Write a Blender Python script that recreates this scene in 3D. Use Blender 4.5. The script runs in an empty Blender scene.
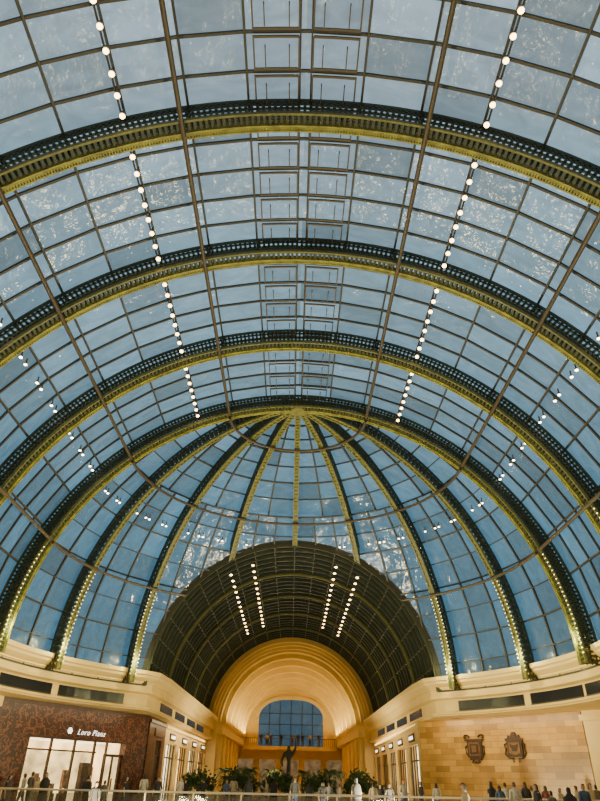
import bpy, bmesh, math, random
from mathutils import Vector, Matrix
random.seed(7)
S=20.0; EYE=1.6; ZC=6.6; R=15.0
sc=bpy.context.scene
col=sc.collection
rad=math.radians
# ---------------------------------------------------------------- materials
def newmat(name):
    m=bpy.data.materials.new(name); m.use_nodes=True
    return m,m.node_tree.nodes,m.node_tree.links
def pmat(name,c,rough=.6,metal=0,emit=None,es=0,noise=0,nscale=3,c2=None,bump=0):
    m,n,l=newmat(name); b=n['Principled BSDF']
    b.inputs['Base Color'].default_value=(*c,1); b.inputs['Roughness'].default_value=rough
    b.inputs['Metallic'].default_value=metal
    if emit: 
        b.inputs['Emission Color'].default_value=(*emit,1); b.inputs['Emission Strength'].default_value=es
    if noise or c2:
        tc=n.new('ShaderNodeTexCoord'); t=n.new('ShaderNodeTexNoise'); t.inputs['Scale'].default_value=nscale
        l.new(tc.outputs['Object'],t.inputs['Vector'])
        r=n.new('ShaderNodeValToRGB'); r.color_ramp.elements[0].position=.35; r.color_ramp.elements[1].position=.65
        d=c2 if c2 else tuple(x*(1-noise) for x in c)
        r.color_ramp.elements[0].color=(*d,1); r.color_ramp.elements[1].color=(*c,1)
        l.new(t.outputs['Fac'],r.inputs['Fac']); l.new(r.outputs['Color'],b.inputs['Base Color'])
        if emit:
            r2=n.new('ShaderNodeMapRange'); r2.inputs['From Min'].default_value=.3; r2.inputs['From Max'].default_value=.7
            r2.inputs['To Min'].default_value=es*.5; r2.inputs['To Max'].default_value=es*1.4
            l.new(t.outputs['Fac'],r2.inputs['Value']); l.new(r2.outputs['Result'],b.inputs['Emission Strength'])
        if bump:
            bp=n.new('ShaderNodeBump'); bp.inputs['Strength'].default_value=bump
            l.new(t.outputs['Fac'],bp.inputs['Height']); l.new(bp.outputs['Normal'],b.inputs['Normal'])
    return m
M={}
M['cream']=pmat('cream_plaster',(.84,.63,.24),.55,noise=.08,nscale=.8)
M['goldcream']=pmat('golden_plaster',(.80,.57,.17),.55,noise=.1,nscale=.6)
M['cream2']=pmat('warm_stone',(.70,.49,.18),.55,noise=.2,nscale=1.5)
M['bronze']=pmat('bronze_metal',(.085,.068,.05),.5,.3)
M['bar']=pmat('dark_glazing_bar',(.045,.042,.036),.5,.2)
M['olive']=pmat('dark_olive_steel',(.042,.055,.030),.55,.1,noise=.3,nscale=2)
M['chord']=pmat('lit_yellow_green_steel',(.30,.30,.05),.45,.05,noise=.5,nscale=3)  # green steel with its lit yellow put into the base colour
M['chord2']=pmat('olive_green_steel',(.16,.165,.045),.5,0,noise=.35,nscale=6)
M['darkrib']=pmat('brown_grey_steel',(.030,.030,.024),.55,.1)
M['bulb']=pmat('lamp_glow',(1,.9,.7),.5,0,(1,.66,.27),13)
M['bulb2']=pmat('small_lamp_glow',(1,.9,.7),.5,0,(1,.78,.45),16)
M['bead']=pmat('led_bead_glow',(1,.9,.5),.5,0,(1,.84,.36),6)
M['housing']=pmat('lamp_housing',(.10,.08,.05),.4,.5)
M['black']=pmat('dark_slot_glass',(.02,.022,.028),.15)
M['floor']=pmat('polished_stone_floor',(.5,.42,.3),.15,noise=.25,nscale=.5)
M['darkbrown']=pmat('dark_brown_wood',(.06,.026,.015),.4,noise=.4,nscale=5)
M['white']=pmat('white_letters',(.9,.88,.82),.5,0,(1,.95,.85),2.6)
M['litcream']=pmat('lit_display',(.8,.6,.35),.5,0,(1,.66,.27),2.3,noise=.5,nscale=.8)  # display walls glow by emission in place of shop lamps
M['litwhite']=pmat('lit_white_display',(.8,.75,.65),.5,0,(1,.82,.52),3.0,noise=.4,nscale=1.5)
M['litamber']=pmat('lit_amber_display',(.6,.4,.2),.5,0,(1,.58,.2),1.5,noise=.5,nscale=1.5)
M['dimamber']=pmat('dim_amber_hall',(.22,.15,.08),.6,0,(1,.6,.25),.16,noise=.7,nscale=1.2)  # glow put into the wall in place of hall lamps
M['trunk']=pmat('palm_bark',(.10,.06,.035),.9,noise=.5,nscale=8)
M['leaf']=pmat('palm_leaf',(.035,.08,.02),.6,c2=(.075,.11,.03),nscale=2)
M['planter']=pmat('planter_stone',(.35,.27,.17),.6,noise=.3)
M['rail']=pmat('brushed_rail',(.62,.55,.42),.3,.4)
M['iron']=pmat('dark_iron',(.05,.022,.010),.5,.3,noise=.4,nscale=6)
M['gold']=pmat('aged_gold',(.18,.09,.028),.4,.5,noise=.4,nscale=9)
M['merch']=pmat('merchandise',(.4,.22,.12),.7,c2=(.08,.05,.05),nscale=5)
M['skin']=pmat('skin_tone',(.36,.21,.13),.6)
M['skin2']=pmat('skin_tone_light',(.48,.31,.21),.6)
for i,c in enumerate([(.025,.025,.03),(.50,.46,.40),(.07,.11,.22),(.20,.06,.05),(.16,.155,.15),(.46,.37,.26),(.045,.045,.05),(.08,.12,.08)]):
    M['cloth%d'%i]=pmat('fabric_%s'%['black','white','navy','maroon','grey','beige','charcoal','green'][i],c,.85,noise=.2,nscale=9)
M['hair']=pmat('dark_hair',(.02,.014,.01),.6,noise=.3,nscale=20)
M['hair2']=pmat('brown_hair',(.07,.035,.018),.6,noise=.3,nscale=20)
def glassmat(name,tint,diff,dfac,gfac,rough=.12,bump=.0,var=(.84,1.08)):
    m,n,l=newmat(name); n.remove(n['Principled BSDF']); out=n['Material Output']
    at=n.new('ShaderNodeAttribute'); at.attribute_name='tint'
    tc=n.new('ShaderNodeTexCoord')
    mp=n.new('ShaderNodeMapping'); mp.inputs['Scale'].default_value=(.5,1.1,.7); l.new(tc.outputs['Object'],mp.inputs['Vector'])
    no=n.new('ShaderNodeTexNoise'); no.inputs['Scale'].default_value=1.5; no.inputs['Detail'].default_value=4; no.inputs['Distortion'].default_value=1
    l.new(mp.outputs['Vector'],no.inputs['Vector'])
    mr=n.new('ShaderNodeMapRange'); mr.inputs['From Min'].default_value=.35; mr.inputs['From Max'].default_value=.68
    mr.inputs['To Min'].default_value=var[0]; mr.inputs['To Max'].default_value=var[1]; l.new(no.outputs['Fac'],mr.inputs['Value'])
    mu=n.new('ShaderNodeMath'); mu.operation='MULTIPLY'; l.new(mr.outputs['Result'],mu.inputs[0]); l.new(at.outputs['Fac'],mu.inputs[1])
    vm=n.new('ShaderNodeVectorMath'); vm.operation='SCALE'; vm.inputs[0].default_value=tint; l.new(mu.outputs[0],vm.inputs['Scale'])
    tr=n.new('ShaderNodeBsdfTransparent'); l.new(vm.outputs[0],tr.inputs['Color'])
    df=n.new('ShaderNodeBsdfDiffuse'); df.inputs['Color'].default_value=(*diff,1)
    mx=n.new('ShaderNodeMixShader'); mx.inputs[0].default_value=dfac; l.new(tr.outputs[0],mx.inputs[1]); l.new(df.outputs[0],mx.inputs[2])
    gl=n.new('ShaderNodeBsdfGlossy'); gl.inputs['Roughness'].default_value=rough
    if bump:
        n2=n.new('ShaderNodeTexNoise'); n2.inputs['Scale'].default_value=1.1; n2.inputs['Detail'].default_value=3; l.new(tc.outputs['Object'],n2.inputs['Vector'])
        bp=n.new('ShaderNodeBump'); bp.inputs['Strength'].default_value=bump; bp.inputs['Distance'].default_value=.3; l.new(n2.outputs['Fac'],bp.inputs['Height']); l.new(bp.outputs['Normal'],gl.inputs['Normal'])
    m2=n.new('ShaderNodeMixShader'); m2.inputs[0].default_value=gfac; l.new(mx.outputs[0],m2.inputs[1]); l.new(gl.outputs[0],m2.inputs[2])
    l.new(m2.outputs[0],out.inputs['Surface']); return m
M['glass']=glassmat('frosted_roof_glass',(.90,.95,.96),(.34,.39,.42),.10,.024,.17,.5)
M['dglass']=glassmat('dark_roof_panel',(.05,.06,.06),(.030,.030,.025),.4,.045,.3,.2,(.8,1.2))
M['clear']=glassmat('clear_glass',(.9,.93,.93),(.5,.5,.5),.03,.06,.05)
m,n,l=newmat('floral_brown_panel'); b=n['Principled BSDF']; b.inputs['Roughness'].default_value=.4
tc=n.new('ShaderNodeTexCoord'); dn=n.new('ShaderNodeTexNoise'); dn.inputs['Scale'].default_value=1.6; l.new(tc.outputs['Object'],dn.inputs['Vector'])
ad=n.new('ShaderNodeVectorMath'); ad.operation='ADD'; l.new(tc.outputs['Object'],ad.inputs[0]); l.new(dn.outputs['Color'],ad.inputs[1])
v=n.new('ShaderNodeTexVoronoi'); v.inputs['Scale'].default_value=3.1
l.new(ad.outputs[0],v.inputs['Vector'])
w=n.new('ShaderNodeMath'); w.operation='SINE'; w2=n.new('ShaderNodeMath'); w2.operation='MULTIPLY'; w2.inputs[1].default_value=12
l.new(v.outputs['Distance'],w2.inputs[0]); l.new(w2.outputs[0],w.inputs[0])
r=n.new('ShaderNodeValToRGB'); r.color_ramp.elements[0].position=.3; r.color_ramp.elements[0].color=(.03,.009,.004,1); r.color_ramp.elements[1].color=(.18,.055,.022,1)
l.new(w.outputs[0],r.inputs['Fac']); l.new(r.outputs['Color'],b.inputs['Base Color']); M['floral']=m
m,n,l=newmat('golden_stone_block_cladding'); b=n['Principled BSDF']; b.inputs['Roughness'].default_value=.3
tc=n.new('ShaderNodeTexCoord'); sx=n.new('ShaderNodeSeparateXYZ'); cx=n.new('ShaderNodeCombineXYZ')
l.new(tc.outputs['Object'],sx.inputs[0]); l.new(sx.outputs['X'],cx.inputs['X']); l.new(sx.outputs['Z'],cx.inputs['Y'])
br=n.new('ShaderNodeTexBrick'); br.inputs['Scale'].default_value=1; br.inputs['Brick Width'].default_value=1.1; br.inputs['Row Height'].default_value=.32
br.inputs['Mortar Size'].default_value=.008; br.inputs['Color1'].default_value=(.56,.31,.065,1); br.inputs['Color2'].default_value=(.27,.13,.025,1); br.inputs['Mortar'].default_value=(.15,.08,.02,1)
l.new(cx.outputs[0],br.inputs['Vector'])
no=n.new('ShaderNodeTexNoise'); no.inputs['Scale'].default_value=.9; no.inputs['Detail'].default_value=4; l.new(cx.outputs[0],no.inputs['Vector'])
mr=n.new('ShaderNodeMapRange'); mr.inputs['From Min'].default_value=.3; mr.inputs['From Max'].default_value=.7; mr.inputs['To Min'].default_value=.8; mr.inputs['To Max'].default_value=1.15; l.new(no.outputs['Fac'],mr.inputs['Value'])
vm=n.new('ShaderNodeVectorMath'); vm.operation='SCALE'; l.new(br.outputs['Color'],vm.inputs[0]); l.new(mr.outputs['Result'],vm.inputs['Scale'])
l.new(vm.outputs[0],b.inputs['Base Color']); M['stone']=m
# ---------------------------------------------------------------- mesh builder
class MB:
    def __init__(s): s.v=[];s.f=[];s.m=[];s.t=[];s.mats=[]
    def mi(s,k):
        if k not in s.mats: s.mats.append(k)
        return s.mats.index(k)
    def quad(s,pts,mat,tint=1.0):
        b=len(s.v); s.v+= [tuple(p) for p in pts]; s.f.append(tuple(range(b,b+len(pts)))); s.m.append(s.mi(mat)); s.t.append(tint)
    def hexa(s,p,mat):
        b=len(s.v); s.v+=[tuple(q) for q in p]; k=s.mi(mat)
        for f in ((0,3,2,1),(4,5,6,7),(0,1,5,4),(1,2,6,5),(2,3,7,6),(3,0,4,7)):
            s.f.append(tuple(b+i for i in f)); s.m.append(k); s.t.append(1.0)
    def box(s,x0,x1,y0,y1,z0,z1,mat):
        s.hexa([(x0,y0,z0),(x1,y0,z0),(x1,y1,z0),(x0,y1,z0),(x0,y0,z1),(x1,y0,z1),(x1,y1,z1),(x0,y1,z1)],mat)
    def ring_loft(s,rings,mat,caps=True,closed=True):
        b=len(s.v); n=len(rings[0]); k=s.mi(mat)
        for r in rings: s.v+=[tuple(p) for p in r]
        for i in range(len(rings)-1):
            for j in range(n if closed else n-1):
                j2=(j+1)%n
                s.f.append((b+i*n+j,b+i*n+j2,b+(i+1)*n+j2,b+(i+1)*n+j)); s.m.append(k); s.t.append(1.0)
        if caps and closed:
            s.f.append(tuple(b+j for j in reversed(range(n)))); s.m.append(k); s.t.append(1.0)
            s.f.append(tuple(b+(len(rings)-1)*n+j for j in range(n))); s.m.append(k); s.t.append(1.0)
    def lathe(s,prof,mat,n=16,c=(0,0,0)):
        s.ring_loft([[(c[0]+r*math.cos(2*math.pi*j/n),c[1]+r*math.sin(2*math.pi*j/n),c[2]+z) for j in range(n)] for r,z in prof],mat)
    def tube(s,pts,r,mat,n=8):
        rings=[]
        for i,p in enumerate(pts):
            p=Vector(p); a=Vector(pts[max(0,i-1)]); c=Vector(pts[min(len(pts)-1,i+1)]); t=(c-a).normalized()
            u=t.cross(Vector((0,0,1)))
            if u.length<.01: u=t.cross(Vector((0,1,0)))
            u.normalize(); w=u.cross(t)
            rr=r[i] if isinstance(r,(list,tuple)) else r
            rings.append([p+rr*(math.cos(2*math.pi*j/n)*u+math.sin(2*math.pi*j/n)*w) for j in range(n)])
        s.ring_loft(rings,mat)
    def mesh(s,name,clip=None,smooth=False):
        me=bpy.data.meshes.new(name); me.from_pydata(s.v,[],s.f)
        for k in s.mats: me.materials.append(M[k])
        me.polygons.foreach_set('material_index',s.m)
        if smooth: me.polygons.foreach_set('use_smooth',[True]*len(s.f))
        at=me.attributes.new('tint','FLOAT','FACE'); at.data.foreach_set('value',s.t)
        bm=bmesh.new(); bm.from_mesh(me)
        if clip is not None:
            bmesh.ops.bisect_plane(bm,geom=bm.verts[:]+bm.edges[:]+bm.faces[:],plane_co=(0,clip,0),plane_no=(0,1,0),clear_outer=True)
        if not any(k in('glass','dglass') for k in s.mats): bmesh.ops.recalc_face_normals(bm,faces=bm.faces[:])
        bm.to_mesh(me); bm.free(); me.update(); return me
def obj(name,data,parent=None,mat=None,**kw):
    o=bpy.data.objects.new(name,data); col.objects.link(o)
    if parent: o.parent=parent
    if mat is not None: o.matrix_local=mat
    for k,v in kw.items(): o[k]=v
    return o
def empty(name,label,cat,mat=None,**kw):
    o=obj(name,None,None,mat,label=label,category=cat,**kw); o.empty_display_size=.3; return o
def struct(name,me,label,cat,**kw):
    return obj(name,me,kind='structure',label=label,category=cat,**kw)
def arcpos(C,dh,sd):
    C=Vector(C);dh=Vector(dh);sd=Vector(sd);up=Vector((0,0,1))
    def f(a,r,s):
        a=rad(a); return C+r*(math.cos(a)*up+math.sin(a)*dh)+s*sd
    return f
def arc_bar(mb,P,a0,a1,n,r0,r1,s0,s1,mat):
    rings=[]
    for i in range(n+1):
        a=a0+(a1-a0)*i/n
        rings.append([P(a,r0,s0),P(a,r0,s1),P(a,r1,s1),P(a,r1,s0)])
    mb.ring_loft(rings,mat)
# ---------------------------------------------------------------- trusses
def truss(C,dh,sd,a0,a1,ri,ro,h,pitch,label,group,clip=None):
    P=arcpos(C,dh,sd); vault=a0<0
    root=empty('arch_truss' if vault else 'dome_rib',label,'roof truss' if vault else 'roof rib',Matrix.Translation(Vector(C)),group=group)
    inv=Matrix.Translation(-Vector(C))
    n=int(abs(a1-a0)/2.5); rail=.08
    def part(nm,mb,**kw):
        me=mb.mesh(nm,clip); me.transform(inv); return obj(nm,me,root,**kw)
    k=int(abs(a1-a0)/pitch)
    mb=MB()
    for s0,s1 in((-h,-h+rail),(h-rail,h)): arc_bar(mb,P,a0,a1,n,ro-.12,ro,s0,s1,'olive')
    part('outer_chord',mb)
    mb=MB()
    if vault:
        arc_bar(mb,P,a0,a1,n,ri,ri+.14,-h,-h+rail,'chord2')
        arc_bar(mb,P,a0,a1,n,ri+.02,ri+.2,h-.24,h+.02,'chord')
        arc_bar(mb,P,a0,a1,n,ri-.04,ri+.02,h-.24,h-.19,'chord'); arc_bar(mb,P,a0,a1,n,ri-.04,ri+.02,h-.03,h+.02,'chord')
        for i in range(k*2):
            a=a0+(a1-a0)*(i+.3)/(k*2); arc_bar(mb,P,a,a+pitch*.22,1,ri-.04,ri+.02,h-.2,h,'chord')
    else:
        for s0,s1 in((-h,-h+.08),(h-.08,h)): arc_bar(mb,P,a0,a1,n,ri,ri+.14,s0,s1,'chord2')
        arc_bar(mb,P,a0,a1,n,ri+.08,ri+.13,-h+.08,h-.08,'chord2')
    part('inner_chord',mb)
    mb=MB()
    for i in range(k):
        a=a0+(a1-a0)*(i+.25)/k; aw=a+pitch*.5
        for s0,s1 in((-h,-h+.06),(h-.06,h)): arc_bar(mb,P,a,aw,1,ri+.12,ro-.1,s0,s1,'olive')
        arc_bar(mb,P,a,aw,1,ri+.02,ri+.1,-h+.05,h-.1,'olive' if vault else 'chord2')
    for s0,s1 in((-h,-h+.07),(h-.07,h)):
        for q in(.4,.7): arc_bar(mb,P,a0,a1,n,ri+(ro-ri)*q-.03,ri+(ro-ri)*q+.03,s0,s1,'olive')
    part('lattice_web',mb)
    def beads(A0,A1):
        mb=MB(); q=int((A1-A0)/.9)
        for i in range(q):
            a=A0+(A1-A0)*i/q
            for s in((-h-.03,) if vault else (-h-.02,h+.02)): arc_bar(mb,P,a,a+.13,1,ri-.02,ri+.02,s-.02,s+.02,'bead')
        part('light_strip',mb,kind='stuff')
    if clip is None or Vector(dh).y<.8: beads(68,89)
    if vault: beads(-89,-68)
    return root
YR=[12.24+6.26*k for k in range(-3,4)]
DC=Vector((0,YR[-1],ZC)); CLIP=42.54
for y in YR:
    truss((0,y,ZC),(1,0,0),(0,1,0),-90,90,14.0,14.86,.33,.8,'dark olive arched lattice truss with lower chord coloured yellow-green as if lit under glass vault','arched vault trusses')
for k in range(1,8):
    ps=rad(22.5*k)
    truss(DC,(math.cos(ps),math.sin(ps),0),(-math.sin(ps),math.cos(ps),0),2.5,90,14.05,14.86,.18,1.2,'curved green lattice rib radiating from the dome crown','radiating dome ribs',41.7 if 3<=k<=5 else CLIP-.3)
# ---------------------------------------------------------------- vault windows
ANG=[0,7.5,15.5,23.7,31.8,40,48.3,56.6,65,73.3,81.6,90]
AN=sorted(set([-a for a in ANG]+ANG))
def rt(): return random.choice([.82,1,1,1.12,.66,1.2,.95])*random.uniform(.9,1.08)
def sbar(fb,P,a,w,r0,r1,y0,y1,mt='bar'):
    fb.hexa([P(a-w,r0,y0),P(a+w,r0,y0),P(a+w,r0,y1),P(a-w,r0,y1),P(a-w,r1,y0),P(a+w,r1,y0),P(a+w,r1,y1),P(a-w,r1,y1)],mt)
for b in range(6):
    y0,y1=YR[b],YR[b+1]; P=arcpos((0,0,ZC),(1,0,0),(0,1,0)); mb=MB(); fb=MB()
    for i in range(len(AN)-1):
        a0,a1=AN[i],AN[i+1]; am=(a0+a1)/2; rows=5
        for j in range(rows):
            s0=y0+(y1-y0)*j/rows; s1=y0+(y1-y0)*(j+1)/rows
            mb.quad([P(a0,R,s0),P(a1,R,s0),P(a1,R,s1),P(a0,R,s1)],'glass',rt())
            if j: arc_bar(fb,P,a0,a1,1,R-.10,R-.01,s0-.045,s0+.045,'bar')
    for a in AN[1:-1]:
        w=.15 if abs(a)>1 else .1
        for o in ([0] if abs(a)>1 else [-.7,.7]): sbar(fb,P,a+o,w,R-.17,R-.01,y0,y1)
    o=struct('window_%d'%(b+1),mb.mesh('vault_glass'),'curved bay of frosted blue glass roof panes between trusses','window')
    obj('glazing_bar',fb.mesh('glazing_bar'),o)
    for j in range(5):
        for sg in(-1,1):
            v0=y0+(y1-y0)*j/5+.08; v1=y0+(y1-y0)*(j+1)/5-.16; v=MB(); A0,A1=sorted((sg*.9,sg*6.6)); Ai=A0 if sg>0 else A1; Ao=A1 if sg>0 else A0
            sbar(v,P,Ai,.09,R-.26,R-.2,v0,v1,'bronze'); sbar(v,P,Ao-sg*.1,.1,R-.26,R-.2,v0,v1,'bronze')
            for y_ in(v0,v1): arc_bar(v,P,A0,A1,2,R-.26,R-.2,y_-.035,y_+.035,'bronze')
            sbar(v,P,Ao-sg*1.5,.07,R-.4,R-.2,v0+.25,v1-.1,'bronze'); sbar(v,P,Ai+sg*1.2,.07,R-.4,R-.2,v0+.25,v1-.1,'bronze')
            obj('vent_sash',v.mesh('vent_sash'),o)
mb=MB(); fb=MB()
P0=lambda a,p,r: DC+r*Vector((math.sin(rad(a))*math.cos(rad(p)),math.sin(rad(a))*math.sin(rad(p)),math.cos(rad(a))))
DA=[0,7.5,12,17,21.5,26.5,31.8,37,42.5,48.3,54,60,66,72,78,84,90]
for i in range(len(DA)-1):
    a0,a1=DA[i],DA[i+1]; nc=1 if a0<11 else (2 if a0<42 else 3)
    for bay in range(8):
        for c in range(nc):
            p0=22.5*(bay+c/nc); p1=22.5*(bay+(c+1)/nc)
            pts=[P0(a0,p0,R),P0(a1,p0,R),P0(a1,p1,R),P0(a0,p1,R)]
            if a0==0: pts=[P0(0,0,R),P0(a1,p0,R),P0(a1,p1,R)]
            mb.quad(pts,'glass',rt()*.95)
            w=.18 if i%2 else .11
            fb.ring_loft([[P0(a1-w,pp,R-.12),P0(a1+w,pp,R-.12),P0(a1+w,pp,R-.01),P0(a1-w,pp,R-.01)] for pp in(p0,p1)],'bar')
            if c:
                sd=Vector((-math.sin(rad(p0)),math.cos(rad(p0)),0))*.05
                fb.ring_loft([[P0(a,p0,R-.12)-sd,P0(a,p0,R-.12)+sd,P0(a,p0,R-.01)+sd,P0(a,p0,R-.01)-sd] for a in(a0,a1)],'bar')
o=struct('window_7',mb.mesh('dome_glass',CLIP),'half dome of blue glass roof panes between radiating ribs','window')
obj('glazing_bar',fb.mesh('glazing_bar',CLIP),o)
PR=13.9
for a in(17,42.5,67):
    for sg in(-1,1):
        mb=MB(); P=arcpos((0,0,ZC),(1,0,0),(0,1,0))
        mb.tube([P(sg*a,PR,YR[0]),P(sg*a,PR,YR[3]),P(sg*a,PR,YR[-1]-.4)],.085,'bronze',8)
        obj('purlin',mb.mesh('purlin'),label='long bronze tubular purlin running along the glass vault',category='roof beam',group='vault purlins')
    mb=MB(); mb.tube([P0(a,p,PR) for p in range(0,181,5)],.085,'bronze',8)
    obj('ring_beam',mb.mesh('ring_beam',41.45),label='thin bronze ring beam curving round the glass half dome',category='roof beam',group='dome ring beams')
mb=MB(); mb.lathe([(.2,-.8),(.5,-.75),(.55,-.6),(.55,-.1),(.2,-.05)],'chord2',24)
obj('crown_hub',mb.mesh('crown_hub'),mat=Matrix.Translation(DC+Vector((0,.35,14.75))),label='round green hub where the dome ribs meet',category='roof hub')
# ---------------------------------------------------------------- small vault
r2=9.6; YB=76.6
P=arcpos((0,0,ZC),(1,0,0),(0,1,0))
mb=MB(); fb=MB(); NS=30; ys=[CLIP+(YB-CLIP)*i/NS for i in range(NS+1)]; aa=[-90+9*i for i in range(21)]
for i in range(len(aa)-1):
    for j in range(NS): mb.quad([P(aa[i],r2,ys[j]),P(aa[i+1],r2,ys[j]),P(aa[i+1],r2,ys[j+1]),P(aa[i],r2,ys[j+1])],'dglass',rt())
for a in aa[1:-1]: sbar(fb,P,a,.2,r2-.16,r2-.02,CLIP,YB,'olive')
o=struct('window_8',mb.mesh('small_vault_glass'),'dark glazed inner barrel vault with bronze bars','window')
obj('glazing_bar',fb.mesh('glazing_bar'),o)
for j,y in enumerate(ys[1:-1]):
    mb=MB(); arc_bar(mb,P,-90,90,48,r2-.22,r2-.03,y-.045,y+.045,'olive')
    if j%6==5: arc_bar(mb,P,-90,90,48,r2-.38,r2-.2,y-.045,y+.045,'chord2')
    obj('arch_rib',mb.mesh('arch_rib'),label='slim dark bronze arch rib of the inner vault',category='roof rib',group='inner vault arch ribs')
mb=MB(); arc_bar(mb,P,-90,90,60,9.45,9.8,CLIP-.15,CLIP+.12,'darkrib'); arc_bar(mb,P,-90,90,60,9.33,9.45,CLIP-.06,CLIP+.06,'olive')
obj('portal_arch',mb.mesh('portal_arch'),label='slim dark arch rim framing the inner vault mouth',category='roof arch')
# ---------------------------------------------------------------- cornices
def sweep(path,prof,mirror=False,mat='cream'):
    mb=MB(); rings=[]
    for i,p in enumerate(path):
        a=Vector(path[max(0,i-1)]);b=Vector(path[i]);c=Vector(path[min(len(path)-1,i+1)])
        t0=(b-a).normalized() if i else (c-b).normalized(); t1=(c-b).normalized() if i<len(path)-1 else t0
        n0=Vector((-t0.y,t0.x));n1=Vector((-t1.y,t1.x)); n=(n0+n1).normalized(); k=1/max(.6,n.dot(n0))
        rings.append([((-1 if mirror else 1)*(b.x+n.x*q*k),b.y+n.y*q*k,z) for q,z in prof])
    mb.ring_loft(rings,mat,closed=False); return mb
prof=[(2.2,7.45),(0,7.4),(0,7.18),(.1,7.12),(.14,7.0),(.3,6.88),(.42,6.8),(.42,6.72),(.5,6.7),(.5,6.3),(.42,6.27),(.42,6.18),(.6,6.14),(.75,6.1),(.75,5.42),(.5,5.4),(.5,5.3),(.6,5.25),(.6,5.2),(5.2,5.2)]
path=[(-14.4,-6.5),(-14.4,10),(-14.4,31.0)]
for k in range(1,18): ps=rad(50*k/17); path.append((-14.4*math.cos(ps),31.0+14.4*math.sin(ps)))
path+=[(-8.6,43.0),(-8.4,46),(-8.1,76.0)]
for i,mir in enumerate((False,True)):
    struct('trim_%d'%(i+1),sweep(path,prof,mir).mesh('cornice'),'cream stepped plaster cornice running round the hall below the glass','cornice')
prof3=[(1.6,7.1),(0,7.05),(0,6.85),(.2,6.7),(.3,6.5),(.3,6.0),(.2,5.95),(.2,5.8),(.5,5.75),(1.4,5.7)]
path3=[(-8.3,76.0),(-7.4,76.3),(-7.2,77.5),(-6.6,103.8)]
for i,mir in enumerate((False,True)):
    struct('trim_%d'%(i+3),sweep(path3,prof3,mir).mesh('tunnel_cornice'),'cream cornice along the arched passage walls','cornice')
def slot(fn,t0,t1,mir):
    n=8; s=-1 if mir else 1; root=MB(); z0,z1=5.5,6.02
    pts=[fn(t0+(t1-t0)*k/n) for k in range(n+1)]
    root.ring_loft([[(s*(x+nx*q),y+ny*q,z) for q,z in((.70,z0),(.70,z1),(.76,z1),(.76,z0))] for (x,y,nx,ny) in pts],'black')
    root.ring_loft([[(s*(x+nx*q),y+ny*q,z) for q,z in((.66,z0-.05),(.66,z0),(.76,z0),(.76,z0-.05))] for (x,y,nx,ny) in pts],'bronze')
    obj('slot_window',root.mesh('slot_window'),label='long dark ribbon window slot set in the cream band',category='window',group='ribbon window slots')
arcf=lambda ps:(-14.4*math.cos(rad(ps)),31+14.4*math.sin(rad(ps)),-math.cos(rad(ps)),math.sin(rad(ps)))
corf=lambda y:(-8.4+.3*(y-46)/30,y,-1,0)
for mir in(False,True):
    for a,b in((-0.5,9),(10,26),(28,46)): slot(arcf,a,b,mir)
    for a,b in((47,51.5),(53,57.5),(59,63.5),(65,69.5)): slot(corf,a,b,mir)
# ---------------------------------------------------------------- portal + tunnel
pf=[(9.75,75.6),(8.9,75.6),(8.9,76.1),(8.6,76.1),(8.6,76.6),(8.3,76.6),(8.3,77.2),(8.05,77.2),(8.05,78.5)]
rr=8.05;yy=78.5
while yy<101:
    pf+=[(rr-.5,yy),(rr-.5,yy+1.0),(rr-.05,yy+1.0),(rr-.05,yy+4.2)]; yy+=4.2; rr-=.17
pf+=[(rr-.3,yy),(rr-.3,104)]
mb=MB(); mb.ring_loft([[P(-90+180*i/60,r,y) for r,y in pf] for i in range(61)],'goldcream',closed=False)
struct('ceiling',mb.mesh('tunnel_vault'),'golden stepped plaster barrel vault of arched passage','ceiling')
def wallbox(name,boxes,label,cat='wall',mat='cream'):
    mb=MB()
    for b in boxes: mb.box(*b,mat)
    return struct(name,mb.mesh(name),label,cat)
wallbox('wall_passage_left',[(-9.7,-8.2,75.9,76.9,0,6.9),(-8.6,-7.7,76.9,104,0,6.9)]+[(-7.7,-7.45,y,y+1.2,0,5.7) for y in range(78,103,5)],'cream plaster passage wall with pilasters')
wallbox('wall_passage_right',[(8.2,9.7,75.9,76.9,0,6.9),(7.7,8.6,76.9,104,0,6.9)]+[(7.45,7.7,y,y+1.2,0,5.7) for y in range(78,103,5)],'cream plaster passage wall with pilasters')
mb=MB(); ye=104; wr=4.9; wh=2.4; wz=9.8; n=32; zb=5.9; PW=2.8
we=lambda x:wz+wh*max(0,1-abs(x/wr)**PW)**.6
outer=[];inner=[]
for i in range(n+1):
    a=math.pi*i/n; x=wr*math.cos(a)
    inner.append((x,we(x))); outer.append((8.6*math.cos(a),wz+8.6*math.sin(a)))
for i in range(n): mb.quad([(inner[i][0],ye,inner[i][1]),(outer[i][0],ye,outer[i][1]),(outer[i+1][0],ye,outer[i+1][1]),(inner[i+1][0],ye,inner[i+1][1])],'goldcream')
for sg in(-1,1): mb.box(min(sg*wr,sg*8.6),max(sg*wr,sg*8.6),ye,ye+.4,zb,wz,'goldcream')
mb.box(-8.6,8.6,ye,ye+.4,4.2,zb,'cream')
for x in(-8.2,-5,-1.7,1.7,5,8.2): mb.box(x-.45,x+.45,ye-.2,ye+.4,0,4.2,'cream2')
mb.box(-8.6,8.6,ye-.3,ye,4.2,4.5,'cream')
for i in range(n):
    (x0,z0),(x1,z1)=inner[i],inner[i+1]; k=1.1
    q=[(x0,z0),(x0*k,wz+(z0-wz)*1.2),(x1*k,wz+(z1-wz)*1.2),(x1,z1)]
    mb.hexa([(x,ye-.3,z) for x,z in q]+[(x,ye,z) for x,z in q],'cream')
struct('wall_end',mb.mesh('wall_end'),'golden cream end wall with arched window above an arcade','wall')
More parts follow.
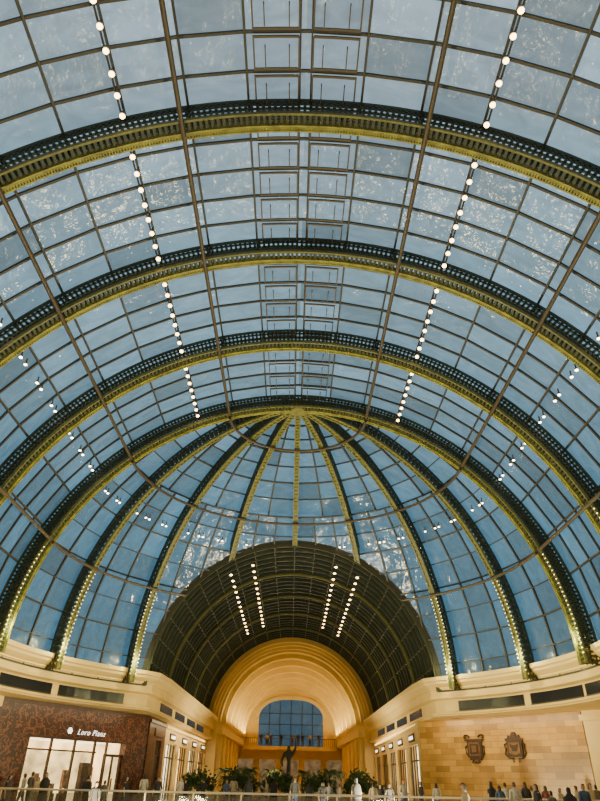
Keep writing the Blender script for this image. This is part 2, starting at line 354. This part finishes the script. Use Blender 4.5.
mb=MB(); mb.quad([(-wr,ye+.2,zb)]+[(x,ye+.2,z) for x,z in reversed(inner)]+[(wr,ye+.2,zb)],'glass',.6)
o=struct('window_9',mb.mesh('arched_window'),'arched blue window in end wall','window')
mb=MB()
for x in(-3.3,-1.7,0,1.7,3.3): mb.box(x-.06,x+.06,ye+.1,ye+.25,zb,we(x),'bar')
for z in(7.3,8.8,10.3):
    w=wr if z<=wz else wr*max(0,1-((z-wz)/wh)**(1/.6))**(1/PW); mb.box(-w,w,ye+.1,ye+.25,z-.05,z+.05,'bar')
obj('window_frame',mb.mesh('window_frame'),o)
mb=MB(); mb.box(-6.9,6.9,101.2,104,5.45,5.75,'cream'); mb.box(-6.9,6.9,101.1,101.2,5.3,5.8,'cream2')
struct('floor_balcony',mb.mesh('balcony'),'cream balcony slab below the arched window','balcony')
mb=MB(); mb.box(-6.8,6.8,101.28,101.34,6.75,6.83,'bar')
for i in range(46): x=-6.8+i*.302; mb.box(x-.02,x+.02,101.29,101.33,5.75,6.75,'bar')
obj('balcony_railing',mb.mesh('railing'),label='dark metal balcony railing below the arched window',category='railing')
mb=MB(); mb.box(-8.6,8.6,ye+2.5,ye+2.7,0,4.3,'dimamber'); struct('wall_arcade_back',mb.mesh('x'),'dim amber glowing hall wall seen behind the arcade','wall')
mb=MB(); mb.box(-30,30,-8,108,-.2,0,'floor'); struct('floor',mb.mesh('floor'),'polished beige stone floor','floor')
wallbox('wall_left',[(-17.0,-16.4,-6.5,34.5,0,5.25),(-22,-21.7,34,80,0,5.2),(-22,-17,34,34.3,0,5.2)],'cream plaster side wall under the cornice',mat='cream2')
wallbox('wall_right',[(17.9,18.4,-6.5,36,0,5.25),(22,22.3,34,80,0,5.2),(18.4,22,35,35.3,0,5.2)],'cream plaster side wall under the cornice',mat='cream2')
mb=MB(); mb.box(-17,17.9,-8,-7.6,0,6.6,'cream')
mb.quad([(16*math.cos(math.pi*i/24),-7.8,6.6+16*math.sin(math.pi*i/24)) for i in range(25)],'cream'); struct('wall_back',mb.mesh('wall_back'),'cream rear wall with arched top','wall')
# ---------------------------------------------------------------- lamps
bmh=MB(); bmh.lathe([(.04,.3),(.04,.12),(.09,.1),(.1,0)],'housing',10); me_h=bmh.mesh('lamp_housing')
bmb=MB(); bmb.lathe([(.07,0),(.092,-.04),(.08,-.09),(.03,-.115)],'bulb',10); me_b=bmb.mesh('lamp_bulb')
bms=MB(); bms.lathe([(.03,.3),(.03,.1),(.06,.08),(.08,0)],'housing',8); bms.lathe([(.06,0),(.07,-.03),(.03,-.06)],'bulb2',8); me_s=bms.mesh('small_lamp')
bmt=MB(); bmt.lathe([(.03,.3),(.03,.1),(.08,.08),(.1,0)],'housing',8); bmt.lathe([(.09,0),(.11,-.05),(.05,-.1)],'bulb',8); me_t=bmt.mesh('vault_lamp')
PP=arcpos((0,0,ZC),(1,0,0),(0,1,0))
for b in range(2,6):
    for sg in(-1,1):
        y0,y1=YR[b]+.75,YR[b+1]-.75
        mb=MB(); mb.tube([PP(sg*24.3,14.55,y0-.3),PP(sg*24.3,14.55,y1+.3)],.035,'bar',6)
        obj('lamp_track',mb.mesh('lamp_track'),label='thin dark track carrying bright lamps under the vault',category='light track',group='lamp tracks')
        for j in range(8):
            o=empty('spotlight','round warm glowing spotlight hanging from vault track','light',Matrix.Translation(PP(sg*24.3,14.25,y0+(y1-y0)*j/7)),group='vault spotlights')
            obj('housing',me_h,o); obj('bulb',me_b,o)
        for j in range(6):
            obj('downlight',me_s,mat=Matrix.Translation(PP(sg*50.5,14.6,y0+.5+(j//2)*1.85+(j%2)*.5)),label='small pale downlight under the glass vault',category='light',group='small vault downlights')
for bay in range(8):
    for c in (0,.45,2,2.45,3.6):
        p=P0(51,22.5*bay+4.4+c*3.7,14.6)
        if p.y<CLIP-.6: obj('downlight',me_s,mat=Matrix.Translation(p),label='small pale downlight under the glass dome',category='light',group='small dome downlights')
for a in(-31,-20,20,31):
    for j in range(14):
        obj('vault_lamp',me_t,mat=Matrix.Translation(P(a,9.0,44.2+j*1.6)),label='warm glowing lamp under dark inner vault',category='light',group='inner vault lamps')
def light(kind,loc,power,color,rot=(0,0,0),**kw):
    d=bpy.data.lights.new('lamp',kind); d.energy=power; d.color=color
    for k,v in kw.items(): setattr(d,k,v)
    o=bpy.data.objects.new('scene_light',d); o.location=loc; o.rotation_euler=rot; col.objects.link(o); return o
W=(1,.84,.46)
for y in(2,10,18,26):  # unseen floor lights added to brighten the trusses and cornices
    for sg in(-1,1): light('AREA',(sg*7,y,.15),750,W,(math.pi,sg*rad(-25),0),shape='DISK',size=1.2)
for sg in(-1,1):  # more added floor lights below view, for cornices and inner hall
    light('AREA',(sg*5.5,33,.15),3000,W,(math.pi+rad(0),sg*rad(-54),0),shape='DISK',size=1.2,spread=rad(120))
    light('AREA',(sg*3,58,.15),900,W,(math.pi,sg*rad(-62),0),shape='DISK',size=1.2,spread=rad(90))
for x in(-6.5,6.5): light('AREA',(x,90,7.3),1050,(1,.82,.40),(math.pi,0,0),shape='RECTANGLE',size=.6,size_y=24)
light('AREA',(0,73,.15),1100,(1,.82,.40),(math.pi*1.19,0,0),shape='DISK',size=1.5,spread=rad(100))  # added unseen floor light near the passage mouth
G=(1,.9,.35)
for k in range(0,9):
    ps=rad(22.5*k)
    if 2.5<k<5.5: continue
    light('POINT',DC+Vector((13.6*math.cos(ps),13.6*math.sin(ps),1.15)),160,G,shadow_soft_size=.05)
for y in YR[2:-1]:
    for sg in(-1,1): light('POINT',(sg*13.5,y,ZC+1.15),160,G,shadow_soft_size=.05)
# ---------------------------------------------------------------- local wall frames
def frame(A,B):
    A=Vector((A[0],A[1],0));B=Vector((B[0],B[1],0)); u=(B-A).normalized(); yv=Vector((-u.y,u.x,0))
    return Matrix(((u.x,yv.x,0,A.x),(u.y,yv.y,0,A.y),(0,0,1,0),(0,0,0,1))),(B-A).length
def text(s,size,mat,parent,loc,shear=0,name='sign_lettering'):
    c=bpy.data.curves.new('t','FONT'); c.body=s; c.size=size; c.extrude=.01; c.shear=shear; c.align_x='CENTER'; c.space_character=1.16; c.offset=-.008
    o=bpy.data.objects.new('t',c); col.objects.link(o); dg=bpy.context.evaluated_depsgraph_get(); me=bpy.data.meshes.new_from_object(o.evaluated_get(dg))
    bpy.data.objects.remove(o); me.materials.clear(); me.materials.append(M[mat])
    return obj(name,me,parent,Matrix.Translation(Vector(loc))@Matrix.Rotation(math.pi/2,4,'X'))
mf,L=frame((-16.0,36.0),(-9.7,46.6)); HT=3.4
o=empty('shopfront','dark brown floral-patterned shopfront with glowing cream display windows','shop front',mf)
mb=MB(); mb.box(.7,2.9,0,.5,0,5.2,'floral'); mb.box(10.45,L,0,.5,0,5.2,'floral'); mb.box(2.9,10.45,0,.5,HT+.05,5.2,'floral')
mb.box(.7,L,-.06,0,5.0,5.2,'darkbrown'); mb.box(2.9,10.45,-.08,0,HT-.02,HT+.1,'darkbrown'); obj('facade',mb.mesh('facade'),o)
mb=MB(); mb.box(2.7,10.6,2.6,2.7,0,HT+.05,'litcream'); mb.box(2.9,10.45,.5,2.6,HT,HT+.05,'litwhite'); mb.box(2.7,2.8,.5,2.6,0,HT+.05,'litcream'); mb.box(10.5,10.6,.5,2.6,0,HT+.05,'litcream')
obj('display_wall',mb.mesh('display_wall'),o)
mb=MB()
for u in(2.9,4.55,6.3,7.9,8.9): mb.box(u,u+.1,.1,.25,0,HT,'darkbrown')
mb.box(2.9,8.1,.1,.25,2.8,2.88,'darkbrown'); mb.box(2.9,8.1,.1,.25,0,.35,'darkbrown'); obj('window_frame',mb.mesh('window_frame'),o)
for a,b in((3.0,4.55),(4.65,6.3),(6.4,7.9)):
    mb=MB(); mb.box(a,b,.16,.18,.35,2.8,'clear'); obj('glass_pane',mb.mesh('glass_pane'),o)
mb=MB()
for u in(8.9,9.62,10.33): mb.box(u,u+.1,.2,.3,0,2.75,'darkbrown')
mb.box(8.9,10.43,.2,.3,2.65,2.8,'darkbrown'); mb.box(8.9,10.43,.2,.3,0,.2,'darkbrown'); mb.box(8.95,10.4,.24,.26,.2,2.65,'clear'); mb.box(9.55,9.6,.12,.2,.9,1.5,'gold'); mb.box(9.75,9.8,.12,.2,.9,1.5,'gold')
obj('door',mb.mesh('door'),o)
mb=MB()
for (u,w_,h_) in((3.2,.5,1.9),(5.1,.45,1.7),(6.2,.6,1.2),(7.2,.45,1.9)):
    mb.box(u,u+w_,1.6,1.9,0,.7,'darkbrown'); mb.box(u+.08,u+w_-.08,1.65,1.85,.7,h_,'merch')
mb.box(8.2,8.85,1.2,1.5,0,2.3,'darkbrown'); mb.box(9.2,10.1,2.2,2.5,0,2.1,'merch')
obj('display_stand',mb.mesh('display_stand'),o)
text('Loro Piana',.44,'white',o,(7.3,-.06,3.70),.35)
mb=MB()
for k in range(6):
    a=k*math.pi/3; mb.lathe([(.02,-.02),(.07,-.01),(.07,.01),(.02,.02)],'white',8,(.105*math.cos(a),.105*math.sin(a),0))
obj('flower_emblem',mb.mesh('flower'),o,Matrix.Translation((5.6,-.06,3.86))@Matrix.Rotation(math.pi/2,4,'X'))
mb=MB(); mb.box(-1.0,.68,-.1,.6,0,5.2,'darkbrown'); mb.box(-1.1,.5,-.2,.6,4.7,5.2,'cream'); mb.box(-1.1,.1,-.25,.4,0,5.2,'cream')
obj('pilaster',mb.mesh('pier'),mat=mf,label='cream and dark pilaster beside the brown shopfront',category='column')
# right clad wall
mr_,L2=frame((8.8,46.6),(17.2,37.0))
mb=MB(); mb.box(0,11.5,0,.5,0,5.2,'stone'); mb.box(0,11.5,-.08,0,0,.35,'cream2')
obj('wall_clad',mb.mesh('clad'),mat=mr_,kind='structure',label='wall clad in golden tan polished stone blocks',category='wall')
mb=MB(); mb.box(11.7,L2+.4,-.3,.6,0,5.2,'cream'); mb.box(11.55,L2+.5,-.4,.6,4.7,5.0,'cream'); mb.box(11.55,L2+.5,-.4,.6,0,.5,'cream2')
obj('pilaster',mb.mesh('pier2'),mat=mr_,label='cream stone pilaster beside the tan clad wall',category='column')
def plate(pts,y0,y1,mat):
    mb=MB(); mb.ring_loft([[(x,y0,z) for x,z in pts],[(x,y1,z) for x,z in pts]],mat); return mb
EM=Matrix.Scale(.8,4)
o=empty('wall_emblem','dark carved square emblem with scrolled top on tan wall','emblem',mr_@Matrix.Translation((4.3,-.02,3.5))@EM)
mb=MB()
mb.box(-.66,.66,-.12,0,-.62,.5,'iron'); mb.box(-.85,.85,-.14,0,.5,.64,'iron'); mb.box(-.5,.5,-.14,0,-.8,-.62,'iron')
obj('frame',mb.mesh('frame'),o)
mb=MB(); mb.box(-.5,.5,-.17,-.12,-.5,.4,'gold'); mb.box(-.38,.38,-.2,-.17,-.4,.3,'iron'); mb.box(-.2,.2,-.23,-.2,-.25,.18,'gold'); obj('inner_panel',mb.mesh('inner'),o)
for sg in(-1,1):
    for pts in([(sg*(.75-.35*math.cos(t*.6)*(1-t/9)),-.08,.76+.22*math.sin(t*.6)*(1-t/9)) for t in range(9)],[(sg*.64,-.08,.2),(sg*.85,-.08,.1),(sg*.82,-.08,-.3),(sg*.64,-.08,-.5)],[(sg*.2,-.08,-.8),(sg*.35,-.08,-.92),(sg*.1,-.08,-1.0),(0,-.08,-.88)]):
        mb=MB(); mb.tube(pts,.06,'iron',6); obj('scroll',mb.mesh('scroll'),o)
o=empty('wall_emblem','dark ornate squarish emblem with stepped crest on tan wall','emblem',mr_@Matrix.Translation((7.1,-.02,3.5))@EM)
obj('frame',plate([(-.62,.45),(-.62,-.5),(-.45,-.62),(.45,-.62),(.62,-.5),(.62,.45)],-.12,0,'iron').mesh('frame'),o)
obj('crest',plate([(-.72,.42),(.72,.42),(.72,.6),(.5,.62),(.45,.82),(.25,.7),(.12,1.0),(-.12,1.0),(-.25,.7),(-.45,.82),(-.5,.62),(-.72,.6)],-.14,0,'iron').mesh('crest'),o)
obj('inner_panel',plate([(-.46,.32),(-.46,-.38),(0,-.5),(.46,-.38),(.46,.32)],-.17,-.12,'gold').mesh('inner'),o)
mb=MB(); mb.box(-.22,.22,-.21,-.17,-.25,.15,'iron'); mb.box(-.33,-.2,-.2,-.17,.0,.24,'iron'); mb.box(.2,.33,-.2,-.17,.0,.24,'iron'); obj('relief',mb.mesh('relief'),o)
for sg in(-1,1):
    mb=MB(); mb.tube([(sg*.6,-.08,.3),(sg*.85,-.08,.2),(sg*.75,-.08,-.1),(sg*.85,-.08,-.4),(sg*.55,-.08,-.7),(sg*.2,-.08,-.72),(sg*.25,-.08,-.95)],.06,'iron',6); obj('scroll',mb.mesh('scroll'),o)
def shopbay(mtx,L,lit,first=None):
    pier=first or 'cream2'
    lab={'litcream':'shopfront with cream piers and softly lit cream window','litwhite':'shopfront with bright white lit display window','litamber':'shopfront with warm amber lit display window'}[lit]
    if first: lab='dark brown floral side of the corner shop with amber window'
    o=empty('shopfront',lab,'shop front',mtx,group='passage shopfronts')
    mb=MB(); pw=2.6 if first else .6; pe=1.2 if first else .6; mb.box(0,pw,0,.6,0,5.2,pier); mb.box(L-pe,L,0,.6,0,5.2,pier); mb.box(pw,L-pe,0,.6,3.9,5.2,pier); mb.box(0,L,-.1,0,4.85,5.05,'darkbrown' if first else 'cream'); obj('facade',mb.mesh('f'),o)
    mb=MB(); mb.box(pw,L-pe,1.3,1.4,0,3.9,lit); mb.box(pw-.1,pw,.6,1.3,0,3.9,lit); mb.box(L-pe,L-pe+.1,.6,1.3,0,3.9,lit); obj('display_wall',mb.mesh('d'),o)
    mb=MB()
    for k in range(5): u=pw+(L-pe-.1-pw)*k/4; mb.box(u,u+.1,.2,.3,0,3.9,'bar')
    mb.box(pw,L-pe,.2,.3,2.9,3.0,'bar'); obj('window_frame',mb.mesh('w'),o)
    mb=MB(); mb.box(L*.3,L*.7,-.08,0,4.1,4.6,'darkbrown')
    if not first: mb.box(L*.36,L*.64,-.11,-.08,4.25,4.45,'white')
    obj('sign_board',mb.mesh('s'),o)
    mb=MB()
    for k in range(4): u=pw+.1+k*(L-pe-.6-pw)/3; mb.box(u,u+.4,.8,1.1,0,1.0+.8*random.random(),'merch')
    obj('display_stand',mb.mesh('ds'),o)
ml,Lc=frame((-9.7,47.1),(-9.2,75.8)); mrr,_=frame((9.2,75.8),(8.8,47.1))
for i in range(5):
    w=Lc/5
    shopbay(ml@Matrix.Translation((i*w,0,0)),w-.01,['litamber','litwhite','litcream','litwhite','litcream'][i],'floral' if i==0 else None)
    shopbay(mrr@Matrix.Translation((i*w,0,0)),w-.01,['litcream','litamber','litwhite','litcream','litwhite'][i])
for (mx,Lx,pw) in((mf,L,120),(mr_,L2,230)):  # downward strips added under the soffit to brighten the facades
    d=light('AREA',(0,0,0),pw,(1,.84,.5),shape='RECTANGLE',size=Lx*.8,size_y=.25); d.matrix_world=mx@Matrix.Translation((Lx*.5,-1.6,5.1))@Matrix.Rotation(rad(22),4,'X')
for x in(-8.9,8.9): light('AREA',(x,61,5.12),350,(1,.82,.46),shape='RECTANGLE',size=.3,size_y=26)  # added downward strips along the passage shopfronts
# ---------------------------------------------------------------- balustrade
for i in range(14):
    o=empty('glass_balustrade','clear glass balustrade panel with pale metal handrail','railing',Matrix.Translation((-14+i*2.0,30,0)),group='glass balustrade panels')
    mb=MB(); mb.tube([(0.0,0,1.1),(2.0,0,1.1)],.04,'rail',8); obj('handrail',mb.mesh('hr'),o)
    mb=MB(); mb.box(.06,1.94,-.01,.01,.1,1.0,'clear'); obj('glass_pane',mb.mesh('gp'),o)
    mb=MB(); mb.box(-.025,.025,-.025,.025,0,1.08,'rail'); mb.box(.02,1.98,-.03,.03,0,.1,'rail'); obj('post',mb.mesh('ps'),o)
# ---------------------------------------------------------------- plants
def palm_mesh(h,nf,seed,L=1.6):
    rnd=random.Random(seed); t=MB(); f=MB()
    pts=[(.08*math.sin(k*.5+seed),.05*math.cos(k*.7),.55+(h-.55)*k/8) for k in range(9)]
    t.tube(pts,[.10-.004*k+(.01 if k%2 else 0) for k in range(9)],'trunk',8)
    top=Vector(pts[-1])
    for i in range(nf):
        az=2*math.pi*i/nf+rnd.uniform(-.2,.2); el=rnd.uniform(.2,1.3); d=Vector((math.cos(az),math.sin(az),0)); sd=Vector((-math.sin(az),math.cos(az),0))
        def pos(s): return top+d*(L*s*math.cos(el*.6))+Vector((0,0,L*(s*math.sin(el)-.75*s*s)))
        K=12
        for k in range(K):
            s0=k/K;s1=(k+1)/K;p=pos(s0);q=pos(s1); w=.2*L*math.sin(math.pi*min(1,.15+.85*s0))
            for sg in(-1,1):
                f.quad([p,q,q+sd*sg*w+d*.07*L-Vector((0,0,.07*L)),p+sd*sg*w*.35+d*.09*L-Vector((0,0,.04*L))],'leaf')
    return t.mesh('trunk',smooth=True),f.mesh('fronds')
pots=MB(); pots.lathe([(.34,0),(.42,.05),(.5,.55),(.55,.6),(.5,.62),(.45,.56)],'planter',16); me_pot=pots.mesh('pot')
pal=[palm_mesh(h,22,i+1,LL) for i,(h,LL) in enumerate(((1.55,.9),(1.2,.85),(2.1,1.0)))]
for (x,y,k) in((-6.6,51.5,1),(-4.4,50.3,0),(-3.0,53.5,2),(-1.9,50.9,1),(1.7,50.9,1),(3.0,53.5,2),(4.6,50.6,0),(6.6,51.5,1),(-5.3,58,2),(-1.6,60,2),(1.2,63,2),(3.9,60,2),(6.3,63,2),(-4.0,65,2)):
    o=empty('potted_palm','green potted palm in a stone planter','plant',Matrix.Translation((x,y,0))@Matrix.Rotation(random.random()*6,4,'Z'),group='passage palms')
    obj('trunk',pal[k][0],o);obj('frond',pal[k][1],o);obj('planter',me_pot,o)
def bush(seed):
    rnd=random.Random(seed); f=MB()
    for i in range(560):
        a=rnd.uniform(0,6.28);e=math.asin(rnd.uniform(-.2,1)); r=rnd.uniform(.55,1)
        p=Vector((1.2*r*math.cos(a)*math.cos(e),.5*r*math.sin(a)*math.cos(e),1.1+(.95+.3*math.sin(a*3+seed))*r*math.sin(e)))
        u=Vector((rnd.uniform(-1,1),rnd.uniform(-1,1),rnd.uniform(-.3,1))).normalized()*.24; v=u.cross(Vector((rnd.uniform(-1,1),rnd.uniform(-1,1),.3))).normalized()*.09
        f.quad([p,p+u*.5+v,p+u,p+u*.5-v],'leaf')
    return f.mesh('foliage')
bs=[bush(i) for i in range(3)]
bx=MB(); bx.box(-1.2,1.2,-.45,.45,0,.7,'planter'); bx.box(-1.26,1.26,-.5,.5,.62,.7,'planter'); me_bx=bx.mesh('box')
for i,x in enumerate((-6.3,-3.6,-.9,1.8,4.5)):
    o=empty('planter_shrub','dense green shrub in rectangular stone planter','plant',Matrix.Translation((x+.2,47.6+(i%2)*.3,0)),group='shrub planters')
    obj('foliage',bs[i%3],o); obj('planter_box',me_bx,o)
o=empty('sculpture','dark upright bronze figure sculpture on a stone plinth','sculpture',Matrix.Translation((-.1,49.6,0)))
mb=MB(); mb.lathe([(.7,0),(.7,.25),(.55,.3),(.5,.9),(.6,1.0)],'planter',20); obj('plinth',mb.mesh('plinth'),o)
def skinmesh(V,E,Rr,name,mat,lv=1):
    me=bpy.data.meshes.new('b'); me.from_pydata(V,E,[]); o=bpy.data.objects.new('b',me); col.objects.link(o)
    sm=o.modifiers.new('s','SKIN'); sm.use_smooth_shade=True
    for i,sv in enumerate(me.skin_vertices[0].data): sv.radius=Rr[i]; sv.use_root=(i==0)
    o.modifiers.new('u','SUBSURF').levels=lv
    dg=bpy.context.evaluated_depsgraph_get(); out=bpy.data.meshes.new_from_object(o.evaluated_get(dg)); bpy.data.objects.remove(o); out.materials.clear(); out.materials.append(M[mat]); out.name=name; return out
SV=[(0,0,2.2),(0.03,0,2.7),(0,0,3.15),(0,-.02,3.45),(0,-.03,3.75),(.3,0,3.2),(.5,-.1,3.6),(.42,-.1,4.25),(-.3,0,3.2),(-.5,0,2.8),(-.42,-.15,2.4),(.14,0,1.6),(.2,.05,1.0),(-.14,0,1.6),(-.22,-.05,1.0)]
SE=[(0,1),(1,2),(2,3),(3,4),(2,5),(5,6),(6,7),(2,8),(8,9),(9,10),(0,11),(11,12),(0,13),(13,14)]
SR=[(.25,.2),(.2,.16),(.26,.18),(.1,.1),(.15,.16),(.12,.12),(.09,.09),(.05,.05),(.12,.12),(.09,.09),(.06,.06),(.2,.18),(.22,.2),(.2,.18),(.22,.2)]
obj('figure',skinmesh(SV,SE,SR,'figure','darkrib'),o)
# ---------------------------------------------------------------- people
def body(pose):
    V=[];E=[];Rr=[]
    def add(p,r,par=None):
        V.append(p);Rr.append(r if isinstance(r,tuple) else (r,r))
        if par is not None:E.append((par,len(V)-1))
        return len(V)-1
    pel=add((0,0,.96),(.15,.10)); sp=add((0,0,1.12),(.125,.09),pel); ch=add((0,.0,1.32),(.15,.105),sp); ub=add((0,.005,1.42),(.1,.075),ch)
    nk=add((0,0,1.49),.05,ub); hb=add((0,-.02,1.56),(.066,.075),nk); hm=add((0,-.01,1.64),(.078,.095),hb); ht=add((0,0,1.71),(.058,.07),hm)
    add((0,-.115,1.615),.012,hm)
    for sg in(-1,1):
        sh=add((sg*.17,0,1.41),.052,ub)
        if pose=='phone' and sg==1: el=(.24,-.04,1.16);wr=(.13,-.27,1.27);pd=Vector((-.25,-.5,.5))
        elif pose=='walk': el=(sg*.22,.05*sg,1.13);wr=(sg*.23,.14*sg-.06,.9);pd=Vector((0,.15*sg-.2,-1))
        elif pose=='carry': el=(sg*.24,.03,1.14);wr=(sg*.12,-.22,1.08);pd=Vector((-sg*.7,-.5,0))
        else: el=(sg*.225,.02,1.13);wr=(sg*.24,-.04,.88);pd=Vector((0,-.15,-1))
        e=add(el,.04,sh); w=add(wr,(.027,.024),e); pd.normalize(); w0=Vector(wr); pm=add(tuple(w0+pd*.07),(.034,.018),w)
        side=pd.cross(Vector((sg,0.01,0)))
        if side.length<.2: side=pd.cross(Vector((0,0,1)))
        side.normalize()
        for k,ln in enumerate((.065,.075,.07,.055)):
            b=w0+pd*.095+side*(.024-.016*k); curl=Vector((-sg,0,0))*.02
            f1=add(tuple(b),.0085,pm); f2=add(tuple(b+pd*ln*.55+curl*.4),.008,f1); add(tuple(b+pd*ln+curl),.007,f2)
        t1=add(tuple(w0+pd*.04+side*.04),.010,pm); add(tuple(w0+pd*.075+side*.055),.008,t1)
        off=(.17*sg if pose=='walk' else 0)
        hp=add((sg*.09,0,.9),(.088,.09),pel); kn=add((sg*.1,-off*.6-.02,.5),.058,hp); ak=add((sg*.1,-off*1.0+(.03 if off<=0 else 0)+.02,.09),.038,kn); add((sg*.11,-off-.13,.035),(.038,.028),ak)
    return skinmesh(V,E,Rr,'body','skin')
def shell(me,test,off,name):
    bm=bmesh.new(); bm.from_mesh(me); bm.normal_update()
    kill=[f for f in bm.faces if not test(f.calc_center_median())]
    ns={v.index:v.normal.copy() for v in bm.verts}
    for v in bm.verts: v.co+=ns[v.index]*off
    bmesh.ops.delete(bm,geom=kill,context='FACES')
    seen=set(); isl=[]
    for f in bm.faces:
        if f in seen: continue
        st=[f]; seen.add(f); cur=[]
        while st:
            g=st.pop(); cur.append(g)
            for vv in g.edges:
                for q in vv.link_faces:
                    if q not in seen: seen.add(q); st.append(q)
        isl.append(cur)
    isl.sort(key=len,reverse=True); keep=2 if name in('shoes','trousers') else 1
    bad=[f for c in isl[keep:] for f in c]
    if bad: bmesh.ops.delete(bm,geom=bad,context='FACES')
    out=bpy.data.meshes.new(name); bm.to_mesh(out); bm.free()
    for p in out.polygons: p.use_smooth=True
    out.materials.append(M['cloth0']); return out
kits={}
for pose in('stand','walk','phone','carry'):
    bme=body(pose)
    kits[pose]=dict(body=bme,
      shirt=shell(bme,lambda c:(.93<c.z<1.47 and abs(c.x)<.185) or (abs(c.x)>=.1 and 1.10<c.z<1.47 and c.y>-.16),.014,'shirt'),
      trousers=shell(bme,lambda c:.09<c.z<.99 and abs(c.x)<.19 and (c.z<.8 or c.y>-.12),.012,'trousers'),
      shoes=shell(bme,lambda c:c.z<.10,.012,'shoes'),
      hair=shell(bme,lambda c:c.z>1.55 and (c.y>-.03+(1.66-c.z)*.25 or c.z>1.67) ,.02,'hair'),
      longhair=shell(bme,lambda c:c.z>1.44 and abs(c.x)<.12 and (c.y>.0 or c.z>1.67),.03,'hair'))
def robe_mesh():
    mb=MB(); rings=[]
    for z,rx,ry in((.04,.34,.30),(.3,.30,.25),(.7,.25,.19),(.98,.22,.16),(1.2,.25,.15),(1.38,.24,.13),(1.46,.13,.10),(1.50,.08,.08)):
        rings.append([(rx*math.cos(a)*(1+.05*math.cos(7*a)*(1.4-z)),ry*math.sin(a)*(1+.05*math.cos(7*a)*(1.4-z)),z) for a in[2*math.pi*k/28 for k in range(28)]])
    mb.ring_loft(rings,'cloth0'); return mb.mesh('robe',smooth=True)
me_robe=robe_mesh()
names=['black','white','navy','maroon','grey','beige','charcoal','green']
def person(x,y,pose,face,top,bot,hair='hair',long=False,robe=False,h=1.0,skin='skin',z=0):
    k=kits[pose]
    lab='person in a long %s robe with covered hair'%names[top] if robe else 'person in %s top and %s trousers, %s'%(names[top],names[bot],{'stand':'standing','walk':'walking','phone':'holding one hand up','carry':'standing with hands folded'}[pose])
    o=obj('person',k['body'],label=lab,category='person',group='shoppers'); o.matrix_world=Matrix.Translation((x,y,z))@Matrix.Rotation(rad(face),4,'Z')@Matrix.Scale(h,4)
    o.material_slots[0].link='OBJECT'; o.material_slots[0].material=M[skin]
    def ch(nm,me,mt):
        c=obj(nm,me,o); c.material_slots[0].link='OBJECT'; c.material_slots[0].material=M[mt]
    if robe: ch('robe',me_robe,'cloth%d'%top); ch('headscarf',k['longhair'],'cloth%d'%top)
    else: ch('shirt',k['shirt'],'cloth%d'%top); ch('trousers',k['trousers'],'cloth%d'%bot); ch('hair',k['longhair' if long else 'hair'],hair)
    ch('shoes',k['shoes'],'cloth6')
ppl=[(12,32.5,0),(27,37,1),(34,38,4),(41,40,5),(48,36.5,0),(90,31.5,6),(99,27,6),(107,36,4),(128,38,0),(146,42,1),(160,40,6),(182,43,1),(187,46,0),(205,44,0),(228,44,2),(235,45,5),(250,40,0),(268,43,5),(275,44,0),(296,38,6),(310,41,0),(324,35,0),(330,38,4),(341,42,1),(357,34,0),(374,37,5),(381,38,6),(390,34.5,0),(404,38,1),(422,40,0),(437,40,1),(465,19,5),(492,36,0),(500,34,2),(506,37,1),(515,29,1),(526,33,6),(532,36,5),(537,28,0),(546,34,3),(551,27,4),(560,34,1),(569,25,0),(577,35,5),(584,28,2),(591,34,1),(597,36,4)]
poses=['stand','walk','phone','carry','walk']
for i,(px,y,t) in enumerate(ppl):
    x=(px-290.5)*.8448*y/600
    rb=t==0 and i%2==0
    person(x,y,'stand' if rb else poses[i%5],random.choice([0,180,160,90,-90,30,200,180]),t,random.choice([2,6,0,4]),random.choice(['hair','hair','hair2']),long=(i%3==0),robe=rb,h=random.uniform(.84,1.03),skin=random.choice(['skin','skin2']))
for i,x in enumerate((-4.4,-3.5,-2.9,-1.4,.3,1.1,1.8,2.9,4.2)): person(x,102.2,['stand','carry'][i%2],random.choice([0,20,-20,180]),[0,1,2,0,4,6,0,5,0][i],6,z=5.75,h=1.05)
# ---------------------------------------------------------------- world
w=bpy.data.worlds.new('dusk'); sc.world=w; w.use_nodes=True; n=w.node_tree.nodes; l=w.node_tree.links; bg=n['Background']
tc=n.new('ShaderNodeTexCoord'); sx=n.new('ShaderNodeSeparateXYZ'); l.new(tc.outputs['Generated'],sx.inputs[0])
r=n.new('ShaderNodeValToRGB'); e=r.color_ramp.elements; e[0].position=0; e[0].color=(.045,.155,.25,1); e[1].position=1; e[1].color=(.50,.61,.69,1)
x=e.new(.35); x.color=(.085,.24,.36,1); x=e.new(.7); x.color=(.28,.45,.56,1)
l.new(sx.outputs['Z'],r.inputs['Fac']); no=n.new('ShaderNodeTexNoise'); no.inputs['Scale'].default_value=2; no.inputs['Detail'].default_value=1; l.new(tc.outputs['Generated'],no.inputs['Vector'])
mr=n.new('ShaderNodeMapRange'); mr.inputs['To Min'].default_value=.9; mr.inputs['To Max'].default_value=1.12; mr.inputs['From Min'].default_value=.3; mr.inputs['From Max'].default_value=.7; l.new(no.outputs['Fac'],mr.inputs['Value'])
l.new(r.outputs['Color'],bg.inputs['Color']); l.new(mr.outputs['Result'],bg.inputs['Strength'])
# ---------------------------------------------------------------- camera
cd=bpy.data.cameras.new('camera'); cam=bpy.data.objects.new('camera',cd); col.objects.link(cam)
cd.sensor_width=36; cd.sensor_fit='AUTO'; cd.lens=600/801*36; cd.clip_end=400; cd.clip_start=.05
th=math.atan(380/600)
cam.matrix_world=Matrix.Translation((0,0,EYE))@Matrix.Rotation(rad(-.2),4,'Z')@Matrix.Rotation(math.pi/2+th,4,'X')@Matrix.Rotation(rad(1.2),4,'Z')
sc.camera=cam
